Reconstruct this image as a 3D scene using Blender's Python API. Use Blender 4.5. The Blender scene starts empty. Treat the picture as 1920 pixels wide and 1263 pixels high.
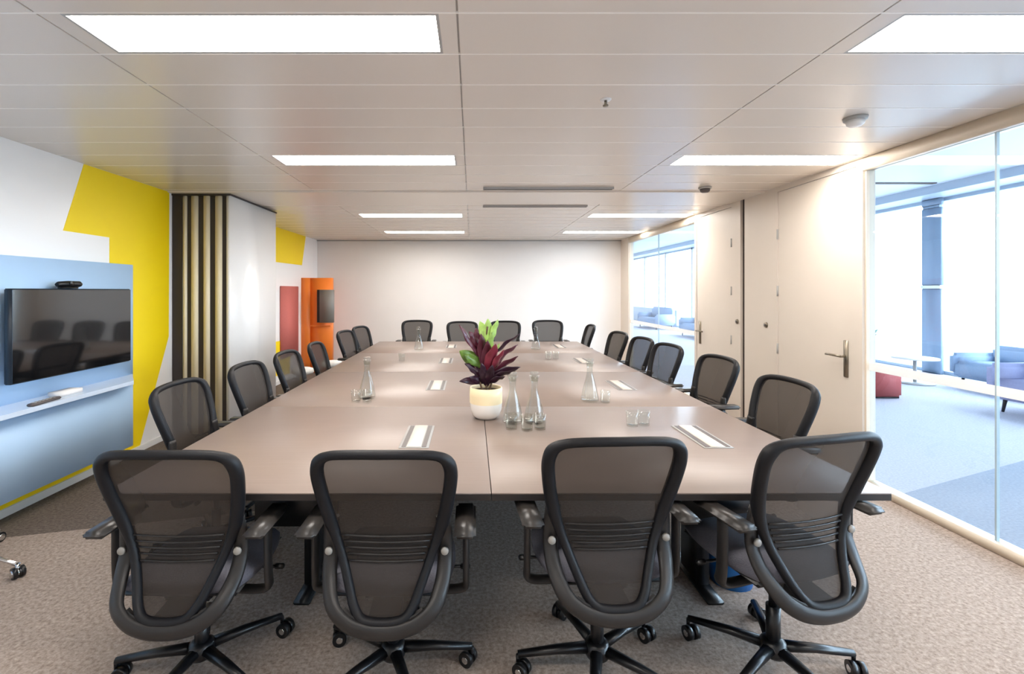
import bpy, bmesh, math, random
from mathutils import Vector, Matrix
random.seed(7)
PI = math.pi
scene = bpy.context.scene
col = scene.collection

# ------------------------------------------------------------------ camera
F_PX, VPX, VPY, CAM_Z = 870.0, 885.0, 545.0, 1.52
cam_d = bpy.data.cameras.new('camera')
cam_d.sensor_width = 36.0
cam_d.lens = F_PX / 1920.0 * 36.0
cam_d.shift_x = (960.0 - VPX) / 1920.0
cam_d.shift_y = -(631.5 - VPY) / 1920.0
cam_d.clip_start = 0.02
cam_d.clip_end = 300
cam = bpy.data.objects.new('camera', cam_d)
cam.location = (0, 0, CAM_Z)
cam.rotation_euler = (PI / 2, 0, 0)
col.objects.link(cam)
scene.camera = cam

# ------------------------------------------------------------------ exposure
scene.view_settings.view_transform = 'Standard'
scene.view_settings.look = 'None'
scene.view_settings.gamma = 1.0
scene.view_settings.use_curve_mapping = False
scene.view_settings.exposure = 1.29
LAMP = 13.4          # strength of the ceiling diffusers
SKY = 5.8            # strength of the overcast sky

# ------------------------------------------------------------------ world (overcast, cool daylight)
world = bpy.data.worlds.new('overcast_sky')
scene.world = world
world.use_nodes = True
wn = world.node_tree
wn.nodes.clear()
wo = wn.nodes.new('ShaderNodeOutputWorld')
wb = wn.nodes.new('ShaderNodeBackground')
wb.inputs[0].default_value = (0.70, 0.85, 1.0, 1)
wb.inputs[1].default_value = SKY
# the ground outside is darker than the sky
wt = wn.nodes.new('ShaderNodeTexCoord')
wsep = wn.nodes.new('ShaderNodeSeparateXYZ')
wr_ = wn.nodes.new('ShaderNodeMapRange')
wr_.inputs['From Min'].default_value = -0.06
wr_.inputs['From Max'].default_value = 0.06
wr_.inputs['To Min'].default_value = SKY * 0.30
wr_.inputs['To Max'].default_value = SKY * 1.15
wn.links.new(wt.outputs['Generated'], wsep.inputs[0])
wn.links.new(wsep.outputs[2], wr_.inputs['Value'])
wn.links.new(wr_.outputs[0], wb.inputs[1])
wn.links.new(wb.outputs[0], wo.inputs[0])

# room dimensions
XL, XR, YB, YF, ZC = -3.15, 3.03, -2.0, 9.45, 2.55
XW, LZ, LYB, LYF = 8.6, 3.36, -4.0, 27.0      # lounge beyond the glass

# portal at the lounge windows guides the sky light
pl = bpy.data.lights.new('window_portal', 'AREA')
pl.shape = 'RECTANGLE'
pl.size = 3.3
pl.size_y = LYF - LYB
pl.cycles.is_portal = True
po = bpy.data.objects.new('window_portal', pl)
po.location = (XW + 0.15, (LYB + LYF) / 2, 1.65)
po.rotation_euler = (0, PI / 2, 0)
col.objects.link(po)

# ------------------------------------------------------------------ materials
def lin(c):
    return tuple(((v / 255.0) / 12.92 if v / 255.0 <= 0.04045 else ((v / 255.0 + 0.055) / 1.055) ** 2.4) for v in c) + (1,)

def mat(name, rgb, rough=0.5, metal=0.0, spec=0.5, noise=0.0, nscale=40.0, bump=0.0, bscale=200.0, coat=0.0):
    m = bpy.data.materials.new(name)
    m.use_nodes = True
    nt = m.node_tree
    b = nt.nodes['Principled BSDF']
    b.inputs['Base Color'].default_value = lin(rgb)
    b.inputs['Roughness'].default_value = rough
    b.inputs['Metallic'].default_value = metal
    b.inputs['Specular IOR Level'].default_value = spec
    b.inputs['Coat Weight'].default_value = coat
    tc = nt.nodes.new('ShaderNodeTexCoord')
    if noise > 0:
        n = nt.nodes.new('ShaderNodeTexNoise')
        n.inputs['Scale'].default_value = nscale
        n.inputs['Detail'].default_value = 4
        nt.links.new(tc.outputs['Object'], n.inputs['Vector'])
        r = nt.nodes.new('ShaderNodeValToRGB')
        c = lin(rgb)
        r.color_ramp.elements[0].position = 0.3
        r.color_ramp.elements[1].position = 0.7
        r.color_ramp.elements[0].color = tuple(max(0, v * (1 - noise)) for v in c[:3]) + (1,)
        r.color_ramp.elements[1].color = tuple(min(1, v * (1 + noise)) for v in c[:3]) + (1,)
        nt.links.new(n.outputs['Fac'], r.inputs[0])
        nt.links.new(r.outputs[0], b.inputs['Base Color'])
    if bump > 0:
        n2 = nt.nodes.new('ShaderNodeTexNoise')
        n2.inputs['Scale'].default_value = bscale
        nt.links.new(tc.outputs['Object'], n2.inputs['Vector'])
        bp = nt.nodes.new('ShaderNodeBump')
        bp.inputs['Strength'].default_value = bump
        bp.inputs['Distance'].default_value = 0.004
        nt.links.new(n2.outputs['Fac'], bp.inputs['Height'])
        nt.links.new(bp.outputs[0], b.inputs['Normal'])
    return m

def emit_mat(name, rgb, s):
    m = bpy.data.materials.new(name)
    m.use_nodes = True
    nt = m.node_tree
    nt.nodes.clear()
    o = nt.nodes.new('ShaderNodeOutputMaterial')
    e = nt.nodes.new('ShaderNodeEmission')
    e.inputs[0].default_value = lin(rgb)
    e.inputs[1].default_value = s
    nt.links.new(e.outputs[0], o.inputs[0])
    return m

def glass_mat(name, tint, ior=1.5, rough=0.0, gain=1.0):
    """clear pane: transparent mixed with a mirror by Fresnel, front faces only"""
    m = bpy.data.materials.new(name)
    m.use_nodes = True
    nt = m.node_tree
    nt.nodes.clear()
    o = nt.nodes.new('ShaderNodeOutputMaterial')
    mx = nt.nodes.new('ShaderNodeMixShader')
    t = nt.nodes.new('ShaderNodeBsdfTransparent')
    t.inputs[0].default_value = tint + (1,)
    g = nt.nodes.new('ShaderNodeBsdfGlossy')
    g.inputs['Roughness'].default_value = rough
    fr = nt.nodes.new('ShaderNodeFresnel')
    fr.inputs[0].default_value = ior
    ge = nt.nodes.new('ShaderNodeNewGeometry')
    inv = nt.nodes.new('ShaderNodeMath')
    inv.operation = 'SUBTRACT'
    inv.inputs[0].default_value = 1.0
    mul = nt.nodes.new('ShaderNodeMath')
    mul.operation = 'MULTIPLY'
    mul2 = nt.nodes.new('ShaderNodeMath')
    mul2.operation = 'MULTIPLY'
    mul2.use_clamp = True
    mul2.inputs[1].default_value = gain
    nt.links.new(ge.outputs['Backfacing'], inv.inputs[1])
    nt.links.new(inv.outputs[0], mul.inputs[0])
    nt.links.new(fr.outputs[0], mul.inputs[1])
    nt.links.new(mul.outputs[0], mul2.inputs[0])
    nt.links.new(mul2.outputs[0], mx.inputs[0])
    nt.links.new(t.outputs[0], mx.inputs[1])
    nt.links.new(g.outputs[0], mx.inputs[2])
    nt.links.new(mx.outputs[0], o.inputs[0])
    return m

def mesh_fabric(name, rgb, see):
    """woven see-through mesh: part of the light goes through the open weave"""
    m = mat(name, rgb, 0.7, spec=0.3)
    nt = m.node_tree
    b = nt.nodes['Principled BSDF']
    o = [n for n in nt.nodes if n.type == 'OUTPUT_MATERIAL'][0]
    t = nt.nodes.new('ShaderNodeBsdfTransparent')
    mx = nt.nodes.new('ShaderNodeMixShader')
    mx.inputs[0].default_value = see
    nt.links.new(b.outputs[0], mx.inputs[1])
    nt.links.new(t.outputs[0], mx.inputs[2])
    nt.links.new(mx.outputs[0], o.inputs[0])
    return m

def carpet_mat():
    m = mat('loop_carpet', (150, 141, 133), 0.95, spec=0.1)
    nt = m.node_tree
    b = nt.nodes['Principled BSDF']
    tc = nt.nodes.new('ShaderNodeTexCoord')
    n = nt.nodes.new('ShaderNodeTexNoise')
    n.inputs['Scale'].default_value = 55
    n.inputs['Detail'].default_value = 6
    n.inputs['Roughness'].default_value = 0.75
    nt.links.new(tc.outputs['Object'], n.inputs['Vector'])
    r = nt.nodes.new('ShaderNodeValToRGB')
    r.color_ramp.elements[0].position = 0.32
    r.color_ramp.elements[1].position = 0.68
    r.color_ramp.elements[0].color = (0.20, 0.155, 0.128, 1)
    r.color_ramp.elements[1].color = (0.51, 0.42, 0.36, 1)
    nt.links.new(n.outputs['Fac'], r.inputs[0])
    # carpet colour multiplied darker beside the media wall, past a slanted line
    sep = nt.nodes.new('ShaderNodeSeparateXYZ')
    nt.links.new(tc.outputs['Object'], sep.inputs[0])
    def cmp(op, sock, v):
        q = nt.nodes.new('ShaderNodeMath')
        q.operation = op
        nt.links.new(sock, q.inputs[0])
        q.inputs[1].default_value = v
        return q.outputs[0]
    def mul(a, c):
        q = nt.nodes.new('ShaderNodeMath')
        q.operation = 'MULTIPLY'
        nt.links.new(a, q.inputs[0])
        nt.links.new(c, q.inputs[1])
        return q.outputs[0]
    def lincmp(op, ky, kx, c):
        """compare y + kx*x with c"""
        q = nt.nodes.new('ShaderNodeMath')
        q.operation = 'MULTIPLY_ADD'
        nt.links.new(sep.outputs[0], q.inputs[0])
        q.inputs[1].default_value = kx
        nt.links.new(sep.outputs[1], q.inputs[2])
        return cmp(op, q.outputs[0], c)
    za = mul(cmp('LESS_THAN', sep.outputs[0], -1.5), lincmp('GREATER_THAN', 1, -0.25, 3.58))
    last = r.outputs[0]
    for fac, tone in ((za, 0.42),):
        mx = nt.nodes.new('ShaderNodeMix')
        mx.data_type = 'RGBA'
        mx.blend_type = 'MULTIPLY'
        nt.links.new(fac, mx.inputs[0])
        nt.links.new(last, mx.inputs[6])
        mx.inputs[7].default_value = (tone, tone, tone, 1)
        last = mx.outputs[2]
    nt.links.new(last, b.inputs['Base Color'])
    bp = nt.nodes.new('ShaderNodeBump')
    bp.inputs['Strength'].default_value = 0.5
    bp.inputs['Distance'].default_value = 0.006
    nt.links.new(n.outputs['Fac'], bp.inputs['Height'])
    nt.links.new(bp.outputs[0], b.inputs['Normal'])
    return m

def wood_mat(name, rgb, rough):
    """fine straight-grained laminate"""
    m = mat(name, rgb, rough, spec=0.5)
    nt = m.node_tree
    b = nt.nodes['Principled BSDF']
    tc = nt.nodes.new('ShaderNodeTexCoord')
    mp = nt.nodes.new('ShaderNodeMapping')
    mp.inputs['Scale'].default_value = (1.2, 30, 1)
    n = nt.nodes.new('ShaderNodeTexNoise')
    n.inputs['Scale'].default_value = 3
    n.inputs['Detail'].default_value = 5
    nt.links.new(tc.outputs['Object'], mp.inputs[0])
    nt.links.new(mp.outputs[0], n.inputs['Vector'])
    r = nt.nodes.new('ShaderNodeValToRGB')
    c = lin(rgb)
    r.color_ramp.elements[0].color = tuple(v * 0.92 for v in c[:3]) + (1,)
    r.color_ramp.elements[1].color = tuple(v * 1.08 for v in c[:3]) + (1,)
    nt.links.new(n.outputs['Fac'], r.inputs[0])
    nt.links.new(r.outputs[0], b.inputs['Base Color'])
    return m

M = dict(
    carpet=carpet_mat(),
    lcarpet=mat('lounge_carpet', (178, 176, 184), 0.95, spec=0.1, noise=0.12, nscale=60),
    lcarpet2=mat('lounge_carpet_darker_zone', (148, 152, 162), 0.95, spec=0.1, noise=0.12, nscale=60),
    wall=mat('white_wall_paint', (232, 228, 224), 0.6, noise=0.01, nscale=3, bump=0.05),
    board=mat('gloss_whiteboard_wall', (246, 243, 240), 0.25),
    door=mat('cream_door_paint', (220, 209, 196), 0.45, noise=0.01, nscale=4),
    cream=mat('cream_frame', (226, 212, 192), 0.4),
    yellow=mat('yellow_paint', (255, 220, 2), 0.5, noise=0.02, nscale=3),
    pan=mat('ceiling_metal_pan', (228, 219, 208), 0.27, spec=0.5),
    panback=mat('ceiling_joint_painted_glint', (250, 244, 236), 0.25),  # pale colour paints the light caught along pan edges
    slot=mat('dark_slot', (70, 62, 56), 0.6),
    white=mat('white_plastic', (235, 233, 230), 0.4),
    grey=mat('grey_plastic', (170, 168, 165), 0.4),
    lamp=emit_mat('diffuser_glow', (255, 249, 242), LAMP),
    table=wood_mat('taupe_table_laminate', (143, 127, 118), 0.36),
    tedge=mat('dark_table_edge', (44, 38, 36), 0.5),
    black=mat('black_metal', (12, 12, 15), 0.35),
    cframe=mat('charcoal_nylon', (15, 15, 19), 0.5, spec=0.32, noise=0.05, nscale=60),
    csup=mat('charcoal_support_nylon', (32, 29, 28), 0.45, noise=0.05, nscale=60),
    cmesh=mesh_fabric('chair_mesh_weave', (50, 43, 38), 0.14),
    crib=mat('lumbar_rib_plastic', (30, 27, 26), 0.4),
    seat=mat('grey_seat_fabric', (98, 97, 106), 0.9, noise=0.1, nscale=180, bump=0.3),
    pad=mat('arm_pad_rubber', (52, 48, 45), 0.33),
    button=mat('grey_button', (150, 145, 138), 0.4),
    chrome=mat('chrome', (215, 215, 215), 0.12, metal=1.0),
    steel=mat('satin_steel', (140, 130, 115), 0.35, metal=0.85),
    blueunit=mat('pale_blue_panel', (188, 221, 255), 0.4, noise=0.01, nscale=3),
    blueshelf=mat('pale_blue_shelf', (214, 230, 250), 0.25),
    screen=mat('glossy_screen', (16, 16, 18), 0.08, spec=0.8, coat=0.5),
    tvside=mat('tv_casing', (20, 32, 44), 0.4),
    orange=mat('orange_laminate', (250, 134, 52), 0.4, noise=0.02, nscale=5),
    red=mat('painted_red_reflection', (202, 108, 98), 0.8, noise=0.05, nscale=80),  # reflected red tint for the added wall panel
    gscreen=mat('grey_screen_back', (128, 122, 116), 0.45),
    poufred=mat('brick_red_fabric', (158, 74, 72), 0.85, noise=0.06, nscale=60),
    sofa=mat('blue_grey_upholstery', (150, 170, 196), 0.9, noise=0.05, nscale=60),
    sofa2=mat('lilac_grey_upholstery', (170, 172, 206), 0.9, noise=0.05, nscale=60),
    colm=mat('blue_grey_column_cladding', (138, 158, 178), 0.4),
    lframe=mat('window_frame_paint', (176, 190, 204), 0.4),
    lceil=mat('lounge_ceiling_paint', (206, 212, 220), 0.5),
    paneglass=glass_mat('partition_glass', (0.955, 0.985, 1.0), 1.55, 0.0, 1.3),
    winglass=glass_mat('window_glass', (0.97, 0.99, 1.0), 1.45),
    ware=glass_mat('clear_glassware', (0.955, 0.97, 0.965), 1.6, 0.02, 1.2),
    jointglass=mat('pane_joint_silicone', (170, 190, 200), 0.3),
    band=mat('frosted_white_band', (246, 250, 252), 0.6),
    gasket=mat('dark_gasket', (48, 40, 38), 0.6),
    edgecream=mat('cream_panel_edge', (232, 218, 186), 0.5),
    pot=mat('white_glazed_ceramic', (246, 240, 232), 0.25),
    pot_reflection=mat('painted_amber_reflection', (246, 226, 184), 0.3),  # warm reflection painted into the upper pot colour
    soil=mat('potting_soil', (50, 34, 26), 0.95, noise=0.3, nscale=60),
    leafd=mat('burgundy_leaf', (78, 24, 40), 0.35, noise=0.25, nscale=14),
    leafk=mat('dark_purple_leaf', (48, 22, 38), 0.35, noise=0.25, nscale=14),
    leafr=mat('crimson_young_leaf', (116, 36, 50), 0.35, noise=0.2, nscale=14),
    leafg=mat('lime_leaf', (160, 192, 98), 0.4, noise=0.3, nscale=20),
    leafg2=mat('mottled_green_leaf', (98, 128, 52), 0.4, noise=0.45, nscale=25),
    stem=mat('brown_stem', (92, 70, 50), 0.7),
    blue=mat('blue_plastic', (24, 104, 176), 0.45),
    flap=mat('brushed_flap', (206, 196, 186), 0.4),
    paper=mat('white_card', (245, 243, 240), 0.7),
    remote=mat('brown_grey_plastic', (92, 84, 82), 0.45),
    plantg=mat('lounge_plant_green', (70, 120, 110), 0.6, noise=0.3, nscale=10),
    facade=mat('pale_facade', (214, 220, 222), 0.8),
    facade2=mat('pale_facade_bands', (196, 208, 212), 0.8),
)

# ------------------------------------------------------------------ mesh helpers
class MB:
    """collects shapes in one mesh; several materials are allowed through slots"""
    def __init__(self):
        self.bm = bmesh.new()
        self.mats = []
        self.cur = 0

    def use(self, m):
        if m not in self.mats:
            self.mats.append(m)
        self.cur = self.mats.index(m)
        return self

    def _faces(self, fs, smooth=False):
        for f in fs:
            f.material_index = self.cur
            f.smooth = smooth

    def box(self, x0, x1, y0, y1, z0, z1, bev=0.0, rot=None, seg=2):
        m = Matrix.Translation(((x0 + x1) / 2, (y0 + y1) / 2, (z0 + z1) / 2)) @ Matrix.Diagonal((abs(x1 - x0), abs(y1 - y0), abs(z1 - z0), 1))
        if rot is not None:
            m = rot @ m
        t = bmesh.new()
        bmesh.ops.create_cube(t, size=1.0, matrix=m)
        if bev > 0:
            bmesh.ops.bevel(t, geom=list(t.edges), offset=bev, segments=seg, affect='EDGES', clamp_overlap=True)
        self.merge(t, smooth=bev > 0)
        return self

    def merge(self, t, smooth=False):
        vm = {}
        for v in t.verts:
            vm[v] = self.bm.verts.new(v.co)
        fs = []
        for f in t.faces:
            try:
                fs.append(self.bm.faces.new([vm[v] for v in f.verts]))
            except ValueError:
                pass
        self._faces(fs, smooth)
        t.free()

    def lathe(self, prof, n=24, c=(0, 0, 0), cap=True, smooth=True, mtx=None):
        rings = []
        for r, z in prof:
            ring = []
            for k in range(n):
                a = 2 * PI * k / n
                p = Vector((r * math.cos(a), r * math.sin(a), z))
                if mtx is not None:
                    p = mtx @ p
                ring.append(self.bm.verts.new(p + Vector(c)))
            rings.append(ring)
        fs = []
        for a, b in zip(rings, rings[1:]):
            for k in range(n):
                fs.append(self.bm.faces.new((a[k], a[(k + 1) % n], b[(k + 1) % n], b[k])))
        self._faces(fs, smooth)
        if cap:
            fs = []
            if prof[0][0] > 1e-5:
                fs.append(self.bm.faces.new(list(reversed(rings[0]))))
            if prof[-1][0] > 1e-5:
                fs.append(self.bm.faces.new(rings[-1]))
            self._faces(fs, False)
        return self

    def cyl(self, p0, p1, r0, r1=None, n=12):
        p0, p1 = Vector(p0), Vector(p1)
        r1 = r0 if r1 is None else r1
        d = p1 - p0
        q = d.to_track_quat('Z', 'Y').to_matrix().to_4x4()
        return self.lathe([(r0, 0), (r1, d.length)], n, tuple(p0), True, True, q)

    def sweep(self, pts, w, h, n=10, closed=False, up=Vector((0, 1, 0)), ws=None):
        """tube of elliptic section along pts; h measured along `up`, w across"""
        pts = [Vector(p) for p in pts]
        N = len(pts)
        rings = []
        for i, p in enumerate(pts):
            if closed:
                d = pts[(i + 1) % N] - pts[i - 1]
            else:
                d = pts[min(i + 1, N - 1)] - pts[max(i - 1, 0)]
            d.normalize()
            u = (up - d * up.dot(d)).normalized()
            s = d.cross(u)
            k = ws[i] if ws else 1.0
            ring = []
            for j in range(n):
                a = 2 * PI * j / n
                ring.append(self.bm.verts.new(p + s * (w * 0.5 * k * math.cos(a)) + u * (h * 0.5 * k * math.sin(a))))
            rings.append(ring)
        fs = []
        for i in range(N if closed else N - 1):
            a, b = rings[i], rings[(i + 1) % N]
            for j in range(n):
                fs.append(self.bm.faces.new((a[j], a[(j + 1) % n], b[(j + 1) % n], b[j])))
        self._faces(fs, True)
        if not closed:
            self._faces([self.bm.faces.new(list(reversed(rings[0]))), self.bm.faces.new(rings[-1])])
        return self

    def prism(self, pts, axis, a0, a1):
        """polygon given in two coordinates, extruded along axis 0/1/2 from a0 to a1"""
        def mk(p, a):
            if axis == 0:
                return (a, p[0], p[1])
            if axis == 1:
                return (p[0], a, p[1])
            return (p[0], p[1], a)
        A = [self.bm.verts.new(mk(p, a0)) for p in pts]
        B = [self.bm.verts.new(mk(p, a1)) for p in pts]
        fs = [self.bm.faces.new(A), self.bm.faces.new(list(reversed(B)))]
        n = len(pts)
        for k in range(n):
            fs.append(self.bm.faces.new((A[k], B[k], B[(k + 1) % n], A[(k + 1) % n])))
        self._faces(fs)
        return self

    def grid(self, fn, nu, nv, smooth=True):
        V = [[self.bm.verts.new(fn(i / nu, j / nv)) for j in range(nv + 1)] for i in range(nu + 1)]
        fs = []
        for i in range(nu):
            for j in range(nv):
                fs.append(self.bm.faces.new((V[i][j], V[i + 1][j], V[i + 1][j + 1], V[i][j + 1])))
        self._faces(fs, smooth)
        return self

    def build(self, name, m=None, parent=None, keep=False):
        if m is not None and not self.mats:
            self.mats = [m]
        if not keep:
            bmesh.ops.recalc_face_normals(self.bm, faces=self.bm.faces)
        me = bpy.data.meshes.new(name)
        self.bm.to_mesh(me)
        self.bm.free()
        for q in self.mats:
            me.materials.append(q)
        o = bpy.data.objects.new(name, me)
        col.objects.link(o)
        if parent is not None:
            o.parent = parent
        return o


def thing(name, label, cat, loc=(0, 0, 0), rz=0.0, group=None):
    o = bpy.data.objects.new(name, None)
    o.empty_display_size = 0.1
    o.location = loc
    o.rotation_euler = (0, 0, rz)
    col.objects.link(o)
    o['label'] = label
    o['category'] = cat
    if group:
        o['group'] = group
    return o


def tag(o, label, cat, group=None):
    o['label'] = label
    o['category'] = cat
    if group:
        o['group'] = group
    return o


def struct(o, label=None):
    o['kind'] = 'structure'
    if label:
        o['label'] = label
    return o


def dup(root, loc, rz, label, group=None):
    kids = {}
    for q in list(col.objects):
        if q.parent is not None:
            kids.setdefault(q.parent, []).append(q)
    def rec(o, parent):
        c = o.copy()
        col.objects.link(c)
        if parent is not None:
            c.parent = parent
        for k in kids.get(o, []):
            rec(k, c)
        return c
    r = rec(root, None)
    r.location = loc
    r.rotation_euler = (0, 0, rz)
    r['label'] = label
    if group:
        r['group'] = group
    return r


def spline(pts, n=6, closed=False):
    """Catmull-Rom through pts"""
    P = [Vector(p) for p in pts]
    N = len(P)
    out = []
    rng = range(N) if closed else range(N - 1)
    for i in rng:
        if closed:
            a, b, c, d = P[i - 1], P[i], P[(i + 1) % N], P[(i + 2) % N]
        else:
            a, b, c, d = P[max(i - 1, 0)], P[i], P[i + 1], P[min(i + 2, N - 1)]
        for k in range(n):
            t = k / n
            out.append(0.5 * ((2 * b) + (c - a) * t + (2 * a - 5 * b + 4 * c - d) * t * t + (3 * b - a - 3 * c + d) * t ** 3))
    if not closed:
        out.append(P[-1])
    return out


def interp(tab, x):
    if x <= tab[0][0]:
        return tab[0][1]
    for (a, va), (b, vb) in zip(tab, tab[1:]):
        if x <= b:
            t = (x - a) / (b - a)
            t = t * t * (3 - 2 * t) if len(tab) > 12 else t
            return va + (vb - va) * t
    return tab[-1][1]

# ================================================================== SETTING
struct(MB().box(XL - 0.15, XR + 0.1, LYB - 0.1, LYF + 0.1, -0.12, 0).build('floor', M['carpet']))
fl = MB().use(M['lcarpet']).box(XR + 0.1, XW + 0.3, LYB - 0.1, LYF + 0.1, -0.12, -0.0015)
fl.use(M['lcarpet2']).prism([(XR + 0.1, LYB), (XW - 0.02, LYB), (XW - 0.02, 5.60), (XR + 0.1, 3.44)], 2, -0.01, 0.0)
struct(fl.build('floor_lounge'))
struct(MB().box(XL - 0.12, XL, YB, YF + 0.1, 0, ZC + 0.3).build('wall_left', M['board']))
struct(MB().box(XL - 0.12, XR + 0.06, YF, YF + 0.12, 0, ZC + 0.3).build('wall_far', M['wall']))
struct(MB().box(XL - 0.12, XR + 0.06, YB - 0.12, YB, 0, ZC + 0.3).build('wall_back', M['wall']))
struct(MB().box(XL, XR, YF - 0.012, YF, 0, 0.08).build('baseboard_far', M['white']))
struct(MB().box(XL, XL + 0.014, YB, 4.86, 0, 0.055).use(M['white']).box(XL, XL + 0.014, 6.02, YF - 0.012, 0, 0.055).build('baseboard_left', M['white']))
# grey strip where the far wall meets the ceiling
struct(MB().box(XL, XR, YF - 0.03, YF - 0.001, ZC - 0.02, ZC - 0.001).build('trim_1', M['grey']))

# yellow shapes painted on the left wall
def wp(px, py):
    """point (y, z) of the left wall plane measured from the photograph"""
    y = F_PX * -XL / (VPX - px)
    return (y, CAM_Z + (VPY - py) * y / F_PX)
wl = [o for o in col.objects if o.name == 'wall_left'][0]
ya = wp(157, 315)[0]
MB().prism([(ya, ZC - 0.002), wp(118, 432), wp(205, 445), (wp(205, 445)[0], 0.9), (2.0, 0.9), (2.0, 0.057), (wp(262, 835)[0], 0.057), wp(316, 630), (wp(317, 600)[0], ZC - 0.002)], 0, XL, XL + 0.003).build('yellow_mural', M['yellow'], wl)
MB().prism([(6.02, ZC - 0.002), (6.02, wp(520, 493)[1]), wp(566, 497), (wp(573, 430)[0], ZC - 0.002)], 0, XL, XL + 0.003).build('yellow_mural', M['yellow'], wl)
MB().prism([(6.02, 0.3), wp(543, 700), wp(545, 635), (6.02, wp(518, 635)[1])], 0, XL, XL + 0.003).build('yellow_mural', M['yellow'], wl)

# ceiling of metal pans, joints painted pale as lit bevels, lamps replace single pans
SEAMS = [-3.15, -1.62, -0.055, 1.52, 3.03]
LIGHT_BAYS = {1: (-1.535, -0.125), 3: (1.61, 2.99)}
LIGHT_Y = [0.07, 1.87, 3.67, 6.37, 8.17, -1.73]
def ceiling():
    mb = MB()
    mb.use(M['panback']).box(XL - 0.12, XR + 0.06, YB - 0.12, YF + 0.12, ZC + 0.045, ZC + 0.3)
    mb.use(M['pan'])
    k0 = -13
    g = 0.004
    for k in range(k0, 40):
        yc = 1.87 + 0.3 * k
        y0, y1 = max(yc - 0.15, YB), min(yc + 0.15, YF)
        if y1 - y0 < 0.03:
            continue
        lit = any(abs(yc - ly) < 0.02 for ly in LIGHT_Y)
        for b in range(4):
            xa, xb = SEAMS[b], SEAMS[b + 1]
            xa += 0.004 if b else 0
            xb -= 0.004 if b < 3 else 0
            if lit and b in LIGHT_BAYS:
                lx0, lx1 = LIGHT_BAYS[b]
                mb.box(xa, lx0, y0 + g, y1 - g, ZC, ZC + 0.02)
                mb.box(lx1, xb, y0 + g, y1 - g, ZC, ZC + 0.02)
            else:
                mb.box(xa, xb, y0 + g, y1 - g, ZC, ZC + 0.02)
    mb.use(M['panback'])
    for k in range(k0, 40):
        ye = 1.87 + 0.3 * k + 0.15
        if YB < ye < YF - 0.01:
            mb.box(XL, XR, ye - g, ye + g, ZC - 0.0015, ZC + 0.02)
    mb.use(M['grey'])
    for s in SEAMS[1:-1]:
        mb.box(s - 0.004, s + 0.004, YB, YF, ZC + 0.005, ZC + 0.03)
    return mb.build('ceiling')
struct(ceiling())
# partition track band across the ceiling
struct(MB().box(XL, XR, 4.80, 5.46, ZC - 0.012, ZC - 0.0005).build('trim_2', M['pan']))

def ceiling_light(label, x0, x1, yc, first=None):
    t = thing('ceiling_light', label, 'ceiling light', ((x0 + x1) / 2, yc, ZC), 0, 'recessed linear lights in the ceiling')
    hx = (x1 - x0) / 2
    mb = MB()
    mb.box(-hx, hx, -0.146, -0.132, 0.0, 0.03).box(-hx, hx, 0.132, 0.146, 0.0, 0.03)
    mb.box(-hx, -hx + 0.012, -0.132, 0.132, 0.0, 0.03).box(hx - 0.012, hx, -0.132, 0.132, 0.0, 0.03)
    mb.build('frame', M['grey'], t)
    MB().box(-hx + 0.012, hx - 0.012, -0.132, 0.132, 0.012, 0.022).build('diffuser', M['lamp'], t)
    return t

for (yc, nm) in [(0.07, None), (1.87, 'nearest the camera'), (3.67, 'second row'), (6.37, 'third row, beyond the dark slots'), (8.17, 'last row by the far wall')]:
    for side, b in (('left', 1), ('right', 3)):
        x0, x1 = LIGHT_BAYS[b]
        if nm is None:
            lb = f'bright recessed ceiling light above the camera on the {side}'
        else:
            lb = f'bright recessed linear ceiling light on the {side}, {nm}'
        ceiling_light(lb, x0, x1, yc)

# air slots
def slot(label, x0, x1, y):
    o = MB().use(M['grey']).box(x0 - 0.008, x1 + 0.008, y - 0.03, y - 0.022, ZC - 0.02, ZC - 0.0).box(x0 - 0.008, x1 + 0.008, y + 0.022, y + 0.03, ZC - 0.02, ZC).use(M['slot']).box(x0, x1, y - 0.022, y + 0.022, ZC - 0.016, ZC).build('air_slot')
    tag(o, label, 'air vent', 'dark air slots in the ceiling')
slot('dark linear air slot in the ceiling, the longer one nearer the camera', 0.12, 1.40, 4.63)
slot('dark linear air slot in the ceiling, the one nearer the far wall', 0.14, 1.38, 5.60)

# small ceiling devices
def sprinkler():
    t = thing('sprinkler', 'small grey sprinkler head in the middle of the ceiling', 'sprinkler', (0.72, 2.50, ZC))
    MB().lathe([(0.0, -0.006), (0.026, -0.006), (0.03, 0.0)], 20).build('rosette', M['white'], t)
    MB().cyl((0, 0, -0.006), (0, 0, -0.03), 0.008).lathe([(0.0, -0.036), (0.015, -0.036), (0.015, -0.03), (0, -0.03)], 12, cap=False).build('nozzle', M['steel'], t)
sprinkler()
def detector(label, x, y, m1):
    t = thing('smoke_detector', label, 'smoke detector', (x, y, ZC), 0, 'detectors on the ceiling')
    MB().lathe([(0.0, -0.018), (0.058, -0.018), (0.062, 0.0)], 28).build('base', M['grey'], t)
    MB().lathe([(0.0, -0.052), (0.03, -0.052), (0.044, -0.040), (0.048, -0.018)], 28).build('sensor_head', m1, t)
detector('round white smoke detector on the ceiling near the glass wall', 2.28, 2.76, M['white'])
detector('round dark-rimmed detector on the ceiling above the cream doors', 2.32, 4.62, M['remote'])

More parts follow.
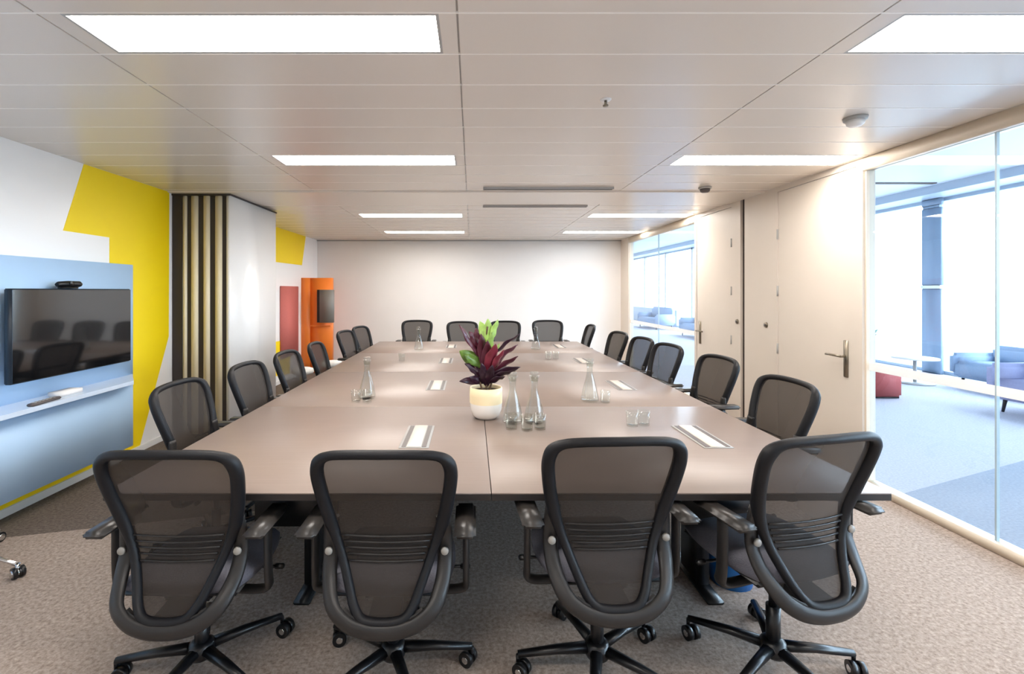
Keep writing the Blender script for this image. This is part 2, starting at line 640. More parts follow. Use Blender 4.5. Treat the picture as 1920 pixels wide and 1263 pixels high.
# ---- right wall
W1 = XR + 0.10   # outer face
def rb(mb, y0, y1, z0, z1, d0=0.0, d1=0.10, bev=0):
    return mb.box(XR + d0, XR + d1, y0, y1, z0, z1, bev)
HEAD = ZC - 0.10
wr = MB().use(M['door'])
rb(wr, 4.60, 5.16, 0, ZC)            # solid panel between the doors
rb(wr, 5.24, 5.42, 0, ZC)
rb(wr, 8.99, YF, 0, ZC)
rb(wr, 3.60, 3.66, 0, ZC)
rb(wr, 6.26, 6.32, 0, ZC)
rb(wr, 3.66, 4.60, ZC - 0.05, ZC + 0.3)
rb(wr, 5.42, 6.26, ZC - 0.05, ZC + 0.3)
rb(wr, YB - 0.1, LYB, 0, ZC)
wr.use(M['gasket'])
rb(wr, 5.16, 5.24, 0, ZC, 0.03, 0.08)
wr.use(M['wall'])
rb(wr, YB - 0.12, YF + 0.12, ZC, LZ, 0.0, 0.10)
rb(wr, YF, LYF, 0, LZ, 0.0, 0.10)
rb(wr, LYB, YB - 0.12, 0, LZ, 0.0, 0.10)
struct(wr.build('wall_right'))

def glazing(n, y0, y1, joints):
    root = rb(rb(MB(), y0, y1, HEAD, ZC, 0.0, 0.10, 0.004), y0, y1, 0.0, 0.055, 0.0, 0.10, 0.004)
    rb(root, y1 - 0.012, y1, 0.055, HEAD, 0.02, 0.08)
    o = struct(root.build('window_%d' % n, M['cream']), None)
    e = [y0] + joints + [y1 - 0.012]
    for a, b in zip(e, e[1:]):
        MB().box(XR + 0.042, XR + 0.056, a + 0.004, b - 0.004, 0.055, HEAD).build('pane', M['paneglass'], o)
        MB().box(XR + 0.0395, XR + 0.0412, a + 0.004, b - 0.004, 0.905, 0.965).build('frosted_band', M['band'], o)
    for j in joints:
        MB().box(XR + 0.040, XR + 0.058, j - 0.005, j + 0.005, 0.055, HEAD).build('joint', M['jointglass'], o)
    return o
glazing(1, YB, 3.60, [-0.1, 1.35, 2.72])
glazing(2, 6.32, 8.99, [7.65])

def door(n, y0, y1, hinge_y, hand_y, d):
    o = struct(MB().box(XR + 0.005, XR + 0.055, y0 + 0.004, y1 - 0.004, 0.006, ZC - 0.055).build('door_%d' % n, M['door']))
    h = MB().box(XR - 0.006, XR + 0.005, hand_y - 0.022, hand_y + 0.022, 0.82, 1.12, 0.004).build('handle_plate', M['steel'], o)
    MB().cyl((XR - 0.006, hand_y, 0.99), (XR - 0.05, hand_y, 0.99), 0.010).sweep([(XR - 0.05, hand_y - d * 0.012, 0.99), (XR - 0.05, hand_y + d * 0.10, 0.992), (XR - 0.046, hand_y + d * 0.155, 0.99)], 0.018, 0.016, up=Vector((1, 0, 0))).build('handle', M['steel'], o)
    for z in (0.95, 1.52, 2.08):
        MB().cyl((XR + 0.0, hinge_y, z - 0.05), (XR + 0.0, hinge_y, z + 0.05), 0.009).build('hinge', M['grey'], o)
    MB().box(XR - 0.001, XR + 0.005, min(hinge_y, hinge_y), hinge_y + 0.006, 0.006, ZC - 0.055).build('seam', M['gasket'], o) if False else None
    return o
door(1, 3.66, 4.60, 4.60, 3.76, 1)
door(2, 5.42, 6.26, 5.42, 6.17, -1)
# round locks on the panels either side of the dark channel
def lock(label, y, z):
    t = thing('panel_lock', label, 'lock', (XR, y, z), 0, 'round locks beside the partition channel')
    rot = Matrix.Rotation(-PI / 2, 4, 'Y')
    MB().lathe([(0.0, 0.010), (0.026, 0.010), (0.030, 0.0)], 24, mtx=rot).build('rosette', M['steel'], t)
    MB().lathe([(0.0, 0.016), (0.011, 0.016), (0.011, 0.010)], 16, mtx=rot, cap=False).build('cylinder', M['remote'], t)
lock('small round steel lock on the cream panel between the two doors', 4.78, 1.17)
lock('small round steel lock right of the far cream door, left of dark channel', 5.30, 1.17)

# ---- lounge shell beyond the glass
struct(MB().box(XR + 0.1, XW + 0.3, LYB, LYF, LZ, LZ + 0.1).build('ceiling_lounge', M['lceil']))
struct(MB().box(XR + 0.1, XW + 0.3, LYF, LYF + 0.1, 0, LZ).build('wall_lounge_far', M['wall']))
struct(MB().box(XR + 0.1, XW + 0.3, LYB - 0.1, LYB, 0, LZ).build('wall_lounge_back', M['wall']))
ww = MB().use(M['lframe'])
ww.box(XW, XW + 0.25, LYB, LYF, 3.22, LZ)
ww.box(XW, XW + 0.25, 19.5, LYF, 0, 0.7)
struct(ww.build('wall_lounge_window', M['lframe']))
struct(MB().box(XW - 0.55, XW - 0.02, LYB, LYF, 3.22, 3.3599).build('trim_3', M['lframe']))
wy = [LYB, -1.6, 0.9, 3.4, 5.9, 8.62, 10.7, 13.2, 15.7, 18.2, 20.7, 23.2, LYF]
wins = MB()
for k, y in enumerate(wy):
    wins.box(XW + 0.02, XW + 0.12, y - 0.05, y + 0.05, 0, 3.22)
wins.box(XW + 0.02, XW + 0.12, LYB, LYF, 0, 0.06)
wins.box(XW + 0.02, XW + 0.12, LYB, LYF, 3.16, 3.22)
w3 = struct(wins.build('window_3', M['lframe']))
for a, b in zip(wy, wy[1:]):
    MB().box(XW + 0.06, XW + 0.08, a + 0.05, b - 0.05, 0.06, 3.16).build('pane', M['winglass'], w3)
# clad column at the window wall
cl = MB()
cl.box(XW - 0.10, XW - 0.02, 8.43, 8.78, 0, 1.56, 0.01).box(XW - 0.10, XW - 0.02, 8.43, 8.78, 1.62, 3.05, 0.01).box(XW - 0.10, XW - 0.02, 8.43, 8.78, 3.09, 3.22, 0.01)
cl.box(XW - 0.09, XW - 0.04, 8.45, 8.76, 0, 3.22)
struct(cl.build('trim_4', M['colm']))
MB().box(XW - 0.105, XW - 0.015, 8.425, 8.785, 1.56, 1.62).build('white_joint', M['band'], col.objects['trim_4'])
o = MB().box(6.6, 7.9, 7.88, 7.96, LZ - 0.015, LZ - 0.001).build('air_slot', M['slot'])
# dark lounge slot runs across the ceiling
o.scale = (1, 1, 1)
tag(o, 'dark air slot in the lounge ceiling seen through the near glass', 'air vent')

# ================================================================== TABLE
TX0, TX1, TY0, TZ = -1.425, 1.62, 1.79, 0.74
TM = 1.342
TXC = 0.075
def table_unit(k):
    y0 = TY0 + k * TM
    pos = ['nearest the camera', 'second from the camera', 'third from the camera', 'farthest from the camera'][k]
    t = thing('conference_table', f'wide taupe conference table section, {pos}', 'table', (TXC, y0 + TM / 2, 0), 0, 'joined table sections')
    hx0, hx1, hy = TX0 - TXC, TX1 - TXC, TM / 2 - 0.0015
    cut = 0.0
    # two leaves of the top
    for a, b in ((hx0, -0.0015), (0.0015, hx1)):
        MB().use(M['table']).box(a, b, -hy, hy, TZ - 0.006, TZ, 0.001, seg=1).use(M['tedge']).box(a, b, -hy + 0.0005, hy - 0.0005, TZ - 0.03, TZ - 0.006).build('tabletop', None, t)
    # steel under-frame and slab legs
    fr = MB()
    for yy in (-0.45, 0.45):
        fr.box(hx0 + 0.35, hx1 - 0.35, yy - 0.025, yy + 0.025, TZ - 0.09, TZ - 0.03)
    fr.build('under_frame', M['black'], t)
    for xx in (hx0 + 0.60, hx1 - 0.44):
        MB().box(xx - 0.19, xx + 0.19, -0.30, -0.24, 0.42, TZ - 0.09, 0.006).build('cable_box', M['black'], t)
        MB().box(xx - 0.03, xx + 0.03, -0.10, 0.10, 0.02, TZ - 0.12, 0.006).box(xx - 0.04, xx + 0.04, -0.22, 0.22, 0.0, 0.02, 0.005).box(xx - 0.025, xx + 0.025, -0.45, 0.50, TZ - 0.12, TZ - 0.09).build('leg', M['black'], t)
    return t
for k in range(4):
    table_unit(k)

# flush power modules in the table top
def power_module(x, k, label):
    y = TY0 + k * TM + 0.70
    t = thing('power_module', label, 'power module', (x, y, TZ), 0, 'flush power modules in the table')
    MB().box(-0.075, 0.075, -0.19, 0.19, 0.0002, 0.003, 0.001, seg=1).build('surround', M['grey'], t)
    MB().box(-0.036, 0.036, -0.185, 0.185, 0.003, 0.0065, 0.001, seg=1).build('flap', M['flap'], t)
    MB().box(-0.062, -0.040, -0.18, 0.18, 0.003, 0.0045).build('brush_slot', M['remote'], t)
    MB().box(0.040, 0.062, -0.18, 0.18, 0.003, 0.0045).build('brush_slot', M['remote'], t)
rowname = ['nearest the camera', 'beyond the first table joint', 'just before the far middle joint', 'nearest the far end']
for k in range(4):
    power_module(-0.29, k, f'white-flapped power module flush in the table, left row, {rowname[k]}')
    power_module(1.225, k, f'white-flapped power module flush in the table, right row, {rowname[k]}')

# ================================================================== CHAIRS
YBACK = [(0.34, -0.235), (0.38, -0.225), (0.44, -0.195), (0.50, -0.165), (0.58, -0.145), (0.66, -0.150), (0.74, -0.172), (0.82, -0.200), (0.90, -0.228), (0.98, -0.255)]
def yback(z):
    return interp(YBACK, z)
HALF = [(0.385, 0.075), (0.42, 0.102), (0.47, 0.125), (0.56, 0.160), (0.66, 0.194), (0.74, 0.214), (0.82, 0.226), (0.90, 0.236), (0.93, 0.233), (0.952, 0.21)]
def wrap(x):
    return 0.55 * x * x

def make_chair(label, group):
    t = thing('mesh_office_chair', label, 'chair', (0, 0, 0), 0, group)
    # mesh panel
    def f(u, v):
        z = 0.385 + (0.955 - 0.385) * v
        h = interp(HALF, z)
        x = (u * 2 - 1) * h
        zz = z + 0.012 * (1 - (u * 2 - 1) ** 2) * (1 if v > 0.9 else 0) * (v - 0.9) * 10
        return (x, yback(z) + wrap(x), zz)
    MB().grid(f, 12, 22).build('backrest', M['cmesh'], t)
    # frame loop round the mesh
    pts = []
    right = [(0.0, 0.968), (0.12, 0.965), (0.19, 0.955), (0.226, 0.930), (0.238, 0.885), (0.233, 0.82), (0.219, 0.74), (0.199, 0.66), (0.164, 0.56), (0.129, 0.47), (0.104, 0.415), (0.07, 0.382), (0.0, 0.374)]
    loop = right + [(-x, z) for x, z in reversed(right[1:-1])]
    P = spline([(x, yback(z) + wrap(x) - 0.004, z) for x, z in loop], 4, True)
    WS = [1.0 + 0.45 * max(0.0, min(1.0, (p.z - 0.60) / 0.08)) * max(0.0, min(1.0, (0.955 - p.z) / 0.03)) for p in P]
    MB().sweep(P, 0.034, 0.034, 10, True, ws=WS).build('back_frame', M['cframe'], t)
    # side wings: thicker upper flanks of the frame
    # outer carrying loop
    out = [(0.205, 0.70), (0.212, 0.62), (0.213, 0.55), (0.207, 0.48), (0.180, 0.415), (0.125, 0.372), (0.06, 0.352), (0, 0.348)]
    loop2 = out + [(-x, z) for x, z in reversed(out[:-1])]
    def yo(z, x):
        return interp([(0.34, -0.245), (0.40, -0.225), (0.48, -0.16), (0.56, -0.12), (0.64, -0.125), (0.70, -0.135)], z) + 0.2 * x * x
    P = spline([(x, yo(z, x), z) for x, z in loop2], 4)
    MB().sweep(P, 0.056, 0.028, 10).build('back_support', M['csup'], t)
    # shell joining the foot of the back to the seat mechanism
    def g(u, v):
        a = (u * 2 - 1)
        return (a * (0.10 - 0.03 * v), -0.235 + 0.20 * v - 0.0, 0.352 + 0.012 * a * a + 0.02 * v)
    def shell(side):
        def g2(u, v):
            a = (u * 2 - 1)
            x = a * (0.155 - 0.02 * v)
            zl, zh = 0.352 + 1.9 * x * x, 0.378 + 1.9 * x * x
            z = zl + (zh - zl) * v
            return (x, yo(z, x) + side * 0.006, z)
        return g2
    mb = MB()
    mb.grid(shell(-1), 14, 3)
    mb.grid(shell(1), 14, 3)
    mb.prism([(-0.235, 0.385), (-0.25, 0.345), (-0.20, 0.335), (-0.02, 0.352), (-0.02, 0.392), (-0.19, 0.375)], 0, -0.055, 0.055)
    mb.build('back_stem', M['csup'], t)
    # lumbar ribs
    mb = MB()
    for i in range(5):
        z = 0.548 + i * 0.022
        h = interp(HALF, z) - 0.02
        PP = [(-h + 2 * h * q / 8, yback(z) + wrap(-h + 2 * h * q / 8) - 0.008, z) for q in range(9)]
        mb.sweep(PP, 0.009, 0.008, 6)
    mb.build('lumbar_support', M['crib'], t)
    # pivot buttons
    for s in (-1, 1):
        MB().lathe([(0, 0.008), (0.013, 0.008), (0.015, 0)], 16, (s * 0.213, -0.138, 0.575), mtx=Matrix.Rotation(PI / 2, 4, 'X')).build('pivot_cap', M['button'], t)
    # seat
    def top(u, v):
        a, b = u * 2 - 1, v * 2 - 1
        ea = math.copysign(abs(a) ** 0.9, a)
        x = 0.245 * a * math.sqrt(1 - 0.30 * b * b)
        y = 0.06 + 0.235 * b * math.sqrt(1 - 0.30 * a * a)
        rim = max(abs(a), abs(b))
        z = 0.487 - 0.045 * rim ** 6 + 0.008 * a * a - 0.012 * max(0, b) ** 3
        return (x, y, z)
    def bot(u, v):
        p = top(1 - u, v)
        return (p[0], p[1], 0.43)
    mb = MB()
    mb.grid(top, 16, 16)
    mb.grid(bot, 16, 16)
    bmesh.ops.bridge_loops(mb.bm, edges=[e for e in mb.bm.edges if e.is_boundary])
    for q in mb.bm.faces:
        q.smooth = True
    mb.build('seat', M['seat'], t)
    mb = MB()
    mb.box(-0.215, 0.215, -0.145, 0.265, 0.405, 0.4305, 0.012).box(-0.09, 0.09, -0.10, 0.14, 0.355, 0.405, 0.012)
    mb.build('seat_pan', M['black'], t)
    # arms
    for s in (-1, 1):
        mb = MB()
        mb.sweep(spline([(s * 0.08, -0.03, 0.375), (s * 0.22, -0.035, 0.368), (s * 0.285, -0.045, 0.385), (s * 0.290, -0.055, 0.43), (s * 0.290, -0.06, 0.52), (s * 0.290, -0.06, 0.635)], 4), 0.026, 0.052, 10)
        ar = mb.build('armrest', M['csup'], t)
        MB().box(s * 0.288 - 0.040, s * 0.288 + 0.040, -0.185, 0.065, 0.636, 0.662, 0.011, seg=3).build('arm_pad', M['pad'], ar)
        MB().cyl((s * 0.20, 0.06, 0.40), (s * 0.285, 0.06, 0.40), 0.006).box(s * 0.285 - 0.02, s * 0.285 + 0.02, 0.05, 0.07, 0.392, 0.41, 0.004).build('lever', M['black'], t)
    # column and star base
    MB().cyl((0, 0, 0.08), (0, 0, 0.24), 0.026, n=16).cyl((0, 0, 0.24), (0, 0, 0.36), 0.016, n=16).build('gas_column', M['black'], t)
    base = MB()
    base.lathe([(0.0, 0.075), (0.045, 0.075), (0.05, 0.09), (0.045, 0.125), (0.03, 0.135), (0, 0.135)], 20, cap=False)
    for k in range(5):
        a = 2 * PI * k / 5
        d = Vector((math.cos(a), math.sin(a), 0))
        base.sweep([d * 0.03 + Vector((0, 0, 0.105)), d * 0.16 + Vector((0, 0, 0.098)), d * 0.315 + Vector((0, 0, 0.080))], 0.040, 0.032, 8, up=Vector((0, 0, 1)), ws=[1.25, 1.0, 0.75])
    base = base.build('base', M['black'], t)
    for k in range(5):
        a = 2 * PI * k / 5
        d = Vector((math.cos(a), math.sin(a), 0))
        ca = a + 0.9 + k * 0.7
        ax = Vector((math.cos(ca), math.sin(ca), 0))
        c = d * 0.315 + Vector((0, 0, 0.03))
        off = Vector((-ax.y, ax.x, 0)) * 0.018
        mb = MB()
        mb.use(M['black']).cyl(d * 0.315 + Vector((0, 0, 0.05)), d * 0.315 + Vector((0, 0, 0.078)), 0.008, n=8)
        mb.cyl(c + off - ax * 0.027, c + off - ax * 0.006, 0.029, n=18).cyl(c + off + ax * 0.006, c + off + ax * 0.027, 0.029, n=18)
        mb.cyl(c + off - ax * 0.008, c + off + ax * 0.008, 0.022, n=12)
        mb.use(M['chrome']).cyl(c + off - ax * 0.0285, c + off + ax * 0.0285, 0.013, n=14)
        mb.build('caster', None, t)
    return t

DN = math.radians
# (x, y of the hub, dz, heading in degrees measured from +Y counter-clockwise, label, group)
def hub(bx, by, head):
    """hub position from the top of the back and the heading"""
    a = DN(head)
    d = 0.245
    return bx - d * math.sin(a), by + d * math.cos(a)
NEAR, LEFT, RIGHT, FAR = 'chairs at the near end of the table', 'chairs along the left side of the table', 'chairs along the right side of the table', 'chairs at the far end of the table'
CH = [
    (-1.075, 1.60, -0.01, 0, 'black mesh-backed office chair at the near table end, leftmost, back to the camera', NEAR),
    (-0.313, 1.60, -0.01, 0, 'black mesh-backed office chair at the near table end, in front of the left power module', NEAR),
    (0.510, 1.600, 0.035, 3, 'black mesh-backed office chair at the near table end, in front of the clear carafes', NEAR),
    (1.258, 1.615, 0.040, 13, 'black mesh-backed office chair at the near table end, rightmost, turned slightly left', NEAR),
    (-1.75, 2.73, 0.005, -90, 'black mesh chair at the left side, nearest the camera, before the striped folding partition', LEFT),
    (-1.68, 3.40, 0.01, -90, 'black mesh chair at the left side, second from the camera, against the white partition face', LEFT),
    (-1.655, 4.07, 0.01, -90, 'black mesh chair at the left side, below the small yellow patch', LEFT),
    (-1.63, 4.75, 0.01, -86, 'black mesh chair at the left side seen nearly edge-on, before the orange unit', LEFT),
    (-1.69, 6.08, 0.02, -98, 'black mesh chair at the left side, fifth from the camera, right of the orange unit', LEFT),
    (-1.67, 6.82, 0.02, -102, 'black mesh chair at the left side, farthest one next to the table corner', LEFT),
    (1.93, 2.80, 0.01, 92, 'black mesh chair at the right side, nearest the camera, before the near cream door', RIGHT),
    (1.995, 3.70, 0.02, 94, 'black mesh chair at the right side, before the dark partition channel', RIGHT),
    (1.88, 4.38, 0.04, 96, 'black mesh chair at the right side, front one of the overlapping pair', RIGHT),
    (1.90, 5.09, 0.03, 95, 'black mesh chair at the right side, half hidden rear one of the overlapping pair', RIGHT),
    (1.86, 5.79, 0.03, 96, 'black mesh chair at the right side, fifth from the camera, before the far glass', RIGHT),
    (1.82, 7.00, 0.03, 88, 'black mesh chair at the right side seen edge-on, farthest from the camera', RIGHT),
    (-0.915, 7.78, 0.05, 180, 'grey-looking mesh chair at the far table end, leftmost', FAR),
    (-0.16, 7.70, 0.035, 180, 'grey-looking mesh chair at the far table end, behind the left leaves of the plant', FAR),
    (0.55, 7.74, 0.04, 180, 'grey-looking mesh chair at the far table end, behind the right leaves of the plant', FAR),
    (1.26, 7.78, 0.05, 180, 'grey-looking mesh chair at the far table end, rightmost', FAR),
]
chair0 = None
for i, (bx, by, dz, head, lab, grp) in enumerate(CH):
    hx, hy = hub(bx, by, head)
    if chair0 is None:
        chair0 = make_chair(lab, grp)
        c = chair0
    else:
        c = dup(chair0, (0, 0, 0), 0, lab, grp)
    c.location = (hx, hy, 0)
    c.rotation_euler = (0, 0, DN(head))
    spin = [2.0, 0.12, 3.15, 2.49, 1, 2, 0.5, 1.7][i % 8]
    for o in [q for q in col.objects if q.parent == c]:
        if o.name.startswith(('base', 'caster')):
            o.rotation_euler = (0, 0, spin - DN(head))
        elif dz and not o.name.startswith('gas'):
            o.location = (0, 0, dz)
        elif dz:
            o.scale = (1, 1, 1 + dz / 0.36)

# ================================================================== LEFT: media unit, screen
UX = -3.0
t = thing('media_unit', 'pale blue wall-hung media unit with a shelf under the screen', 'media unit', (0, 0, 0))
MB().box(XL + 0.004, UX, 1.2, 4.11, 0.75, 1.75, 0.004).build('back_panel', M['blueunit'], t)
MB().box(XL + 0.004, -2.86, 1.2, 3.92, 0.215, 0.754, 0.004).build('lower_panel', M['blueunit'], t)
MB().prism([(UX, 1.2), (-2.77, 1.2), (-2.77, 3.80), (UX, 4.10)], 2, 0.755, 0.785).build('shelf', M['blueshelf'], t)
t = thing('wall_screen', 'large black flat television on the pale blue unit', 'television', (-2.93, 3.43, 1.23))
MB().box(-0.02, 0.025, -0.51, 0.52, -0.305, 0.305, 0.006).build('casing', M['tvside'], t)
MB().box(0.0252, 0.030, -0.502, 0.512, -0.297, 0.297).build('screen', M['screen'], t)
MB().box(-0.066, -0.02, -0.25, 0.25, -0.2, 0.2).build('wall_bracket', M['black'], t)
t = thing('video_camera_bar', 'small black video camera perched on top of the television', 'camera', (-2.925, 3.36, 1.536))
MB().box(-0.03, 0.03, -0.06, 0.06, 0.0, 0.012, 0.004).build('clip', M['black'], t)
MB().sweep([(0, -0.09, 0.026), (0.0, -0.075, 0.03), (0, 0.0, 0.034), (0, 0.09, 0.034), (0, 0.105, 0.03)], 0.05, 0.046, 14, up=Vector((0, 0, 1)), ws=[0.6, 0.9, 1, 1, 0.7]).build('body', M['black'], t)
MB().lathe([(0, 0.006), (0.012, 0.006), (0.016, 0)], 18, (0.026, 0, 0.037), mtx=Matrix.Rotation(PI / 2, 4, 'Y')).build('lens', M['screen'], t)
# items on the shelf
t = thing('remote_control', 'dark grey-brown remote control lying on the pale blue shelf', 'remote', (-2.81, 3.05, 0.7855), 0.1)
MB().box(-0.022, 0.022, -0.115, 0.115, 0.0, 0.018, 0.005).build('body', M['remote'], t)
mb = MB()
for r_ in range(6):
    for q in range(2):
        mb.box(-0.014 + q * 0.016, -0.004 + q * 0.016, -0.09 + r_ * 0.03, -0.075 + r_ * 0.03, 0.018, 0.021)
mb.build('keys', M['grey'], t)
o = MB().box(-0.05, 0.05, -0.09, 0.09, 0.0, 0.03, 0.004).build('card_box', M['paper'])
o.location = (-2.89, 3.30, 0.7855)
tag(o, 'small white box on the pale blue shelf behind the remote', 'box')
# far orange unit
t = thing('orange_media_unit', 'tall orange media unit in the far left corner', 'media unit', (0, 0, 0))
MB().box(-3.05, -2.60, 8.60, 8.72, 0.0, 1.76, 0.006).build('front_panel', M['orange'], t)
MB().box(-3.149, -3.0, 8.55, 9.35, 0.0, 1.76, 0.004).build('side_panel', M['orange'], t)
MB().box(-2.99, -2.61, 8.56, 8.60, 0.86, 0.885).build('ledge', M['orange'], t)
t = thing('grey_display', 'small grey display mounted on the orange unit', 'display', (-2.66, 8.5, 1.24))
MB().box(-0.12, 0.14, -0.05, 0.0, -0.30, 0.30, 0.006).build('screen', M['gscreen'], t)
MB().box(-0.18, 0.0, 0.0, 0.095, -0.30, 0.30).build('bracket', M['black'], t)
o = MB().box(XL + 0.0, XL + 0.03, 7.60, 8.35, 0.40, 1.60, 0.006).build('red_reflection_panel', M['red'])  # added panel painting the orange unit's reflected red on the wall
tag(o, 'added dusky red panel for the orange unit reflection on the left wall', 'red_reflection_panel')
# white moulded chairs behind the table by the orange unit -> two small white stools
def stool(label, x, y):
    t = thing('white_stool', label, 'stool', (x, y, 0), 0, 'white stools by the left wall')
    MB().lathe([(0.0, 0.34), (0.12, 0.34), (0.155, 0.36), (0.15, 0.41), (0.11, 0.425), (0.0, 0.42)], 28, cap=False).build('seat', M['paper'], t)
    MB().cyl((0, 0, 0.02), (0, 0, 0.34), 0.03, n=14).build('column', M['chrome'], t)
    MB().lathe([(0.0, 0.0), (0.2, 0.0), (0.19, 0.012), (0.04, 0.03), (0, 0.03)], 28, cap=False).build('base', M['chrome'], t)
stool('round white stool by the left wall, left of the edge-on chair', -2.41, 6.6)
stool('round white stool by the left wall, under the orange unit', -2.19, 7.25)

# ---- folding partition stack
t = thing('folding_partition', 'stacked folding partition panels with dark seals and white face', 'partition', (0, 0, 0))
x = -2.575
stripe = []
edges_px = [(317, 342, 'gasket'), (342, 349, 'edgecream'), (349, 358, 'gasket'), (358, 370, 'edgecream'), (370, 381, 'gasket'), (381, 392, 'edgecream'), (392, 403, 'gasket'), (403, 415, 'edgecream'), (415, 425, 'gasket')]
def px2x(p, y=4.88):
    return (p - VPX) / F_PX * y
for k, (a, b, mn) in enumerate(edges_px):
    xa, xb = px2x(a), px2x(b)
    if k == 0:
        xa = XL + 0.004
    if mn == 'gasket':
        MB().box(xa, xb, 4.87 if k == 0 else 4.90, 5.98, 0.01, ZC - 0.03).build('seal', M['gasket'], t)
    else:
        MB().box(xa + 0.001, xb - 0.001, 4.88, 6.0, 0.01, ZC - 0.03, 0.003).build('panel', M['edgecream'], t)
xl = px2x(425)
MB().box(xl + 0.0005, xl + 0.045, 4.87, 6.0, 0.01, ZC - 0.03, 0.004).build('face_panel', M['board'], t)
MB().box(XL + 0.002, xl + 0.05, 4.86, 6.02, ZC - 0.03, ZC - 0.0125).build('top_track', M['gasket'], t)

# ---- chrome stool base at the left edge
t = thing('rolling_stool', 'chrome castor base of a stool cut off by the left edge', 'stool', (-2.74, 2.50, 0))
MB().cyl((0, 0, 0.12), (0, 0, 0.46), 0.02).build('column', M['chrome'], t)
MB().lathe([(0.0, 0.46), (0.07, 0.46), (0.09, 0.48), (0.07, 0.50), (0, 0.50)], 24, cap=False).build('seat', M['black'], t)
mb = MB()
mb.lathe([(0, 0.10), (0.03, 0.10), (0.03, 0.14), (0, 0.14)], 16, cap=False)
for k in range(3):
    a = 2 * PI * k / 3 - 0.12
    d = Vector((math.cos(a), math.sin(a), 0))
    mb.sweep([d * 0.02 + Vector((0, 0, 0.125)), d * 0.18 + Vector((0, 0, 0.10)), d * 0.33 + Vector((0, 0, 0.072))], 0.022, 0.018, 8, up=Vector((0, 0, 1)))
mb.build('base', M['chrome'], t)
for k in range(3):
    a = 2 * PI * k / 3 - 0.12
    d = Vector((math.cos(a), math.sin(a), 0))
    c = d * 0.335 + Vector((0, 0, 0.03))
    ax = Vector((math.cos(a + 1.2), math.sin(a + 1.2), 0))
    MB().use(M['black']).cyl(c - ax * 0.025, c - ax * 0.006, 0.029, n=16).cyl(c + ax * 0.006, c + ax * 0.025, 0.029, n=16).use(M['chrome']).cyl(c - ax * 0.03, c + ax * 0.03, 0.018, n=12).cyl(c, c + Vector((0, 0, 0.045)), 0.012, n=8).build('caster', None, t)

# ---- blue bin under the table
t = thing('waste_bin', 'blue bin under the table behind the rightmost near chair', 'bin', (1.36, 2.44, 0))
MB().lathe([(0.10, 0.0), (0.13, 0.31), (0.122, 0.31), (0.094, 0.01), (0.0, 0.01)], 24).build('body', M['blue'], t)
MB().lathe([(0.132, 0.295), (0.138, 0.30), (0.138, 0.315), (0.128, 0.318), (0.124, 0.30)], 24, cap=False).build('rim', M['blue'], t)

# ================================================================== TABLE-TOP THINGS
# potted plant
PX, PY = 0.086, 2.86
t = thing('potted_plant', 'burgundy rubber plant with some green leaves in a round white pot on the table', 'plant', (PX, PY, TZ))
MB().use(M['pot']).lathe([(0.0, 0.0), (0.062, 0.0), (0.082, 0.018), (0.096, 0.055), (0.100, 0.095)], 36, cap=False).use(M['pot_reflection']).lathe([(0.100, 0.095), (0.101, 0.14), (0.099, 0.188), (0.094, 0.190), (0.091, 0.182), (0.091, 0.165)], 36, cap=False).build('pot', None, t)  # upper pot carries a painted amber reflection
MB().lathe([(0.0, 0.168), (0.0915, 0.164)], 24, cap=False).build('soil', M['soil'], t)
stems = [[(0, 0, 0.16), (0.01, 0.0, 0.30), (0.0, 0.01, 0.45), (0.01, 0, 0.56)], [(0.02, 0.01, 0.16), (0.05, 0.0, 0.27), (0.08, 0, 0.36)], [(-0.02, -0.01, 0.16), (-0.05, -0.01, 0.26), (-0.09, 0, 0.37)]]
for s in stems:
    MB().sweep(spline(s, 4), 0.012, 0.012, 8).build('stem', M['stem'], t)
def leaf(base, tip, w, m, droop=0.02, roll=0.0, name='leaf'):
    base, tip = Vector(base), Vector(tip)
    d = tip - base
    L = d.length
    dn = d.normalized()
    side = dn.cross(Vector((0, 1, 0)))
    if side.length < 0.1:
        side = Vector((1, 0, 0))
    side.normalize()
    side = Matrix.Rotation(roll, 3, dn) @ side
    nrm = side.cross(dn).normalized()
    def prof(s):
        return w * 0.5 * (math.sin(PI * min(1, s ** 0.85)) ** 0.75) if 0 < s < 1 else 0.0
    mb = MB()
    def f(u, v):
        a = u * 2 - 1
        s = v
        ww = max(prof(s), 0.0025 if s < 0.98 else 0.0005)
        p = base + dn * (L * s) + side * (a * ww) + nrm * (0.35 * abs(a) * ww + 0.005 * math.sin(s * 14) * abs(a)) - Vector((0, 0, 1)) * droop * (s * s) * 1.0 + Vector((0, 0, 1)) * droop * s
        return p
    mb.grid(f, 6, 14)
    o = mb.build(name, m, t)
    sol = o.modifiers.new('thickness', 'SOLIDIFY')
    sol.thickness = 0.0015
    return o
S = 302.0
def lp(x, y, dy=0.0):
    """offset of a leaf point from the pot, measured on a plane through the pot"""
    return ((x - 911) / S, dy, (782 - y) / S - 0.01)
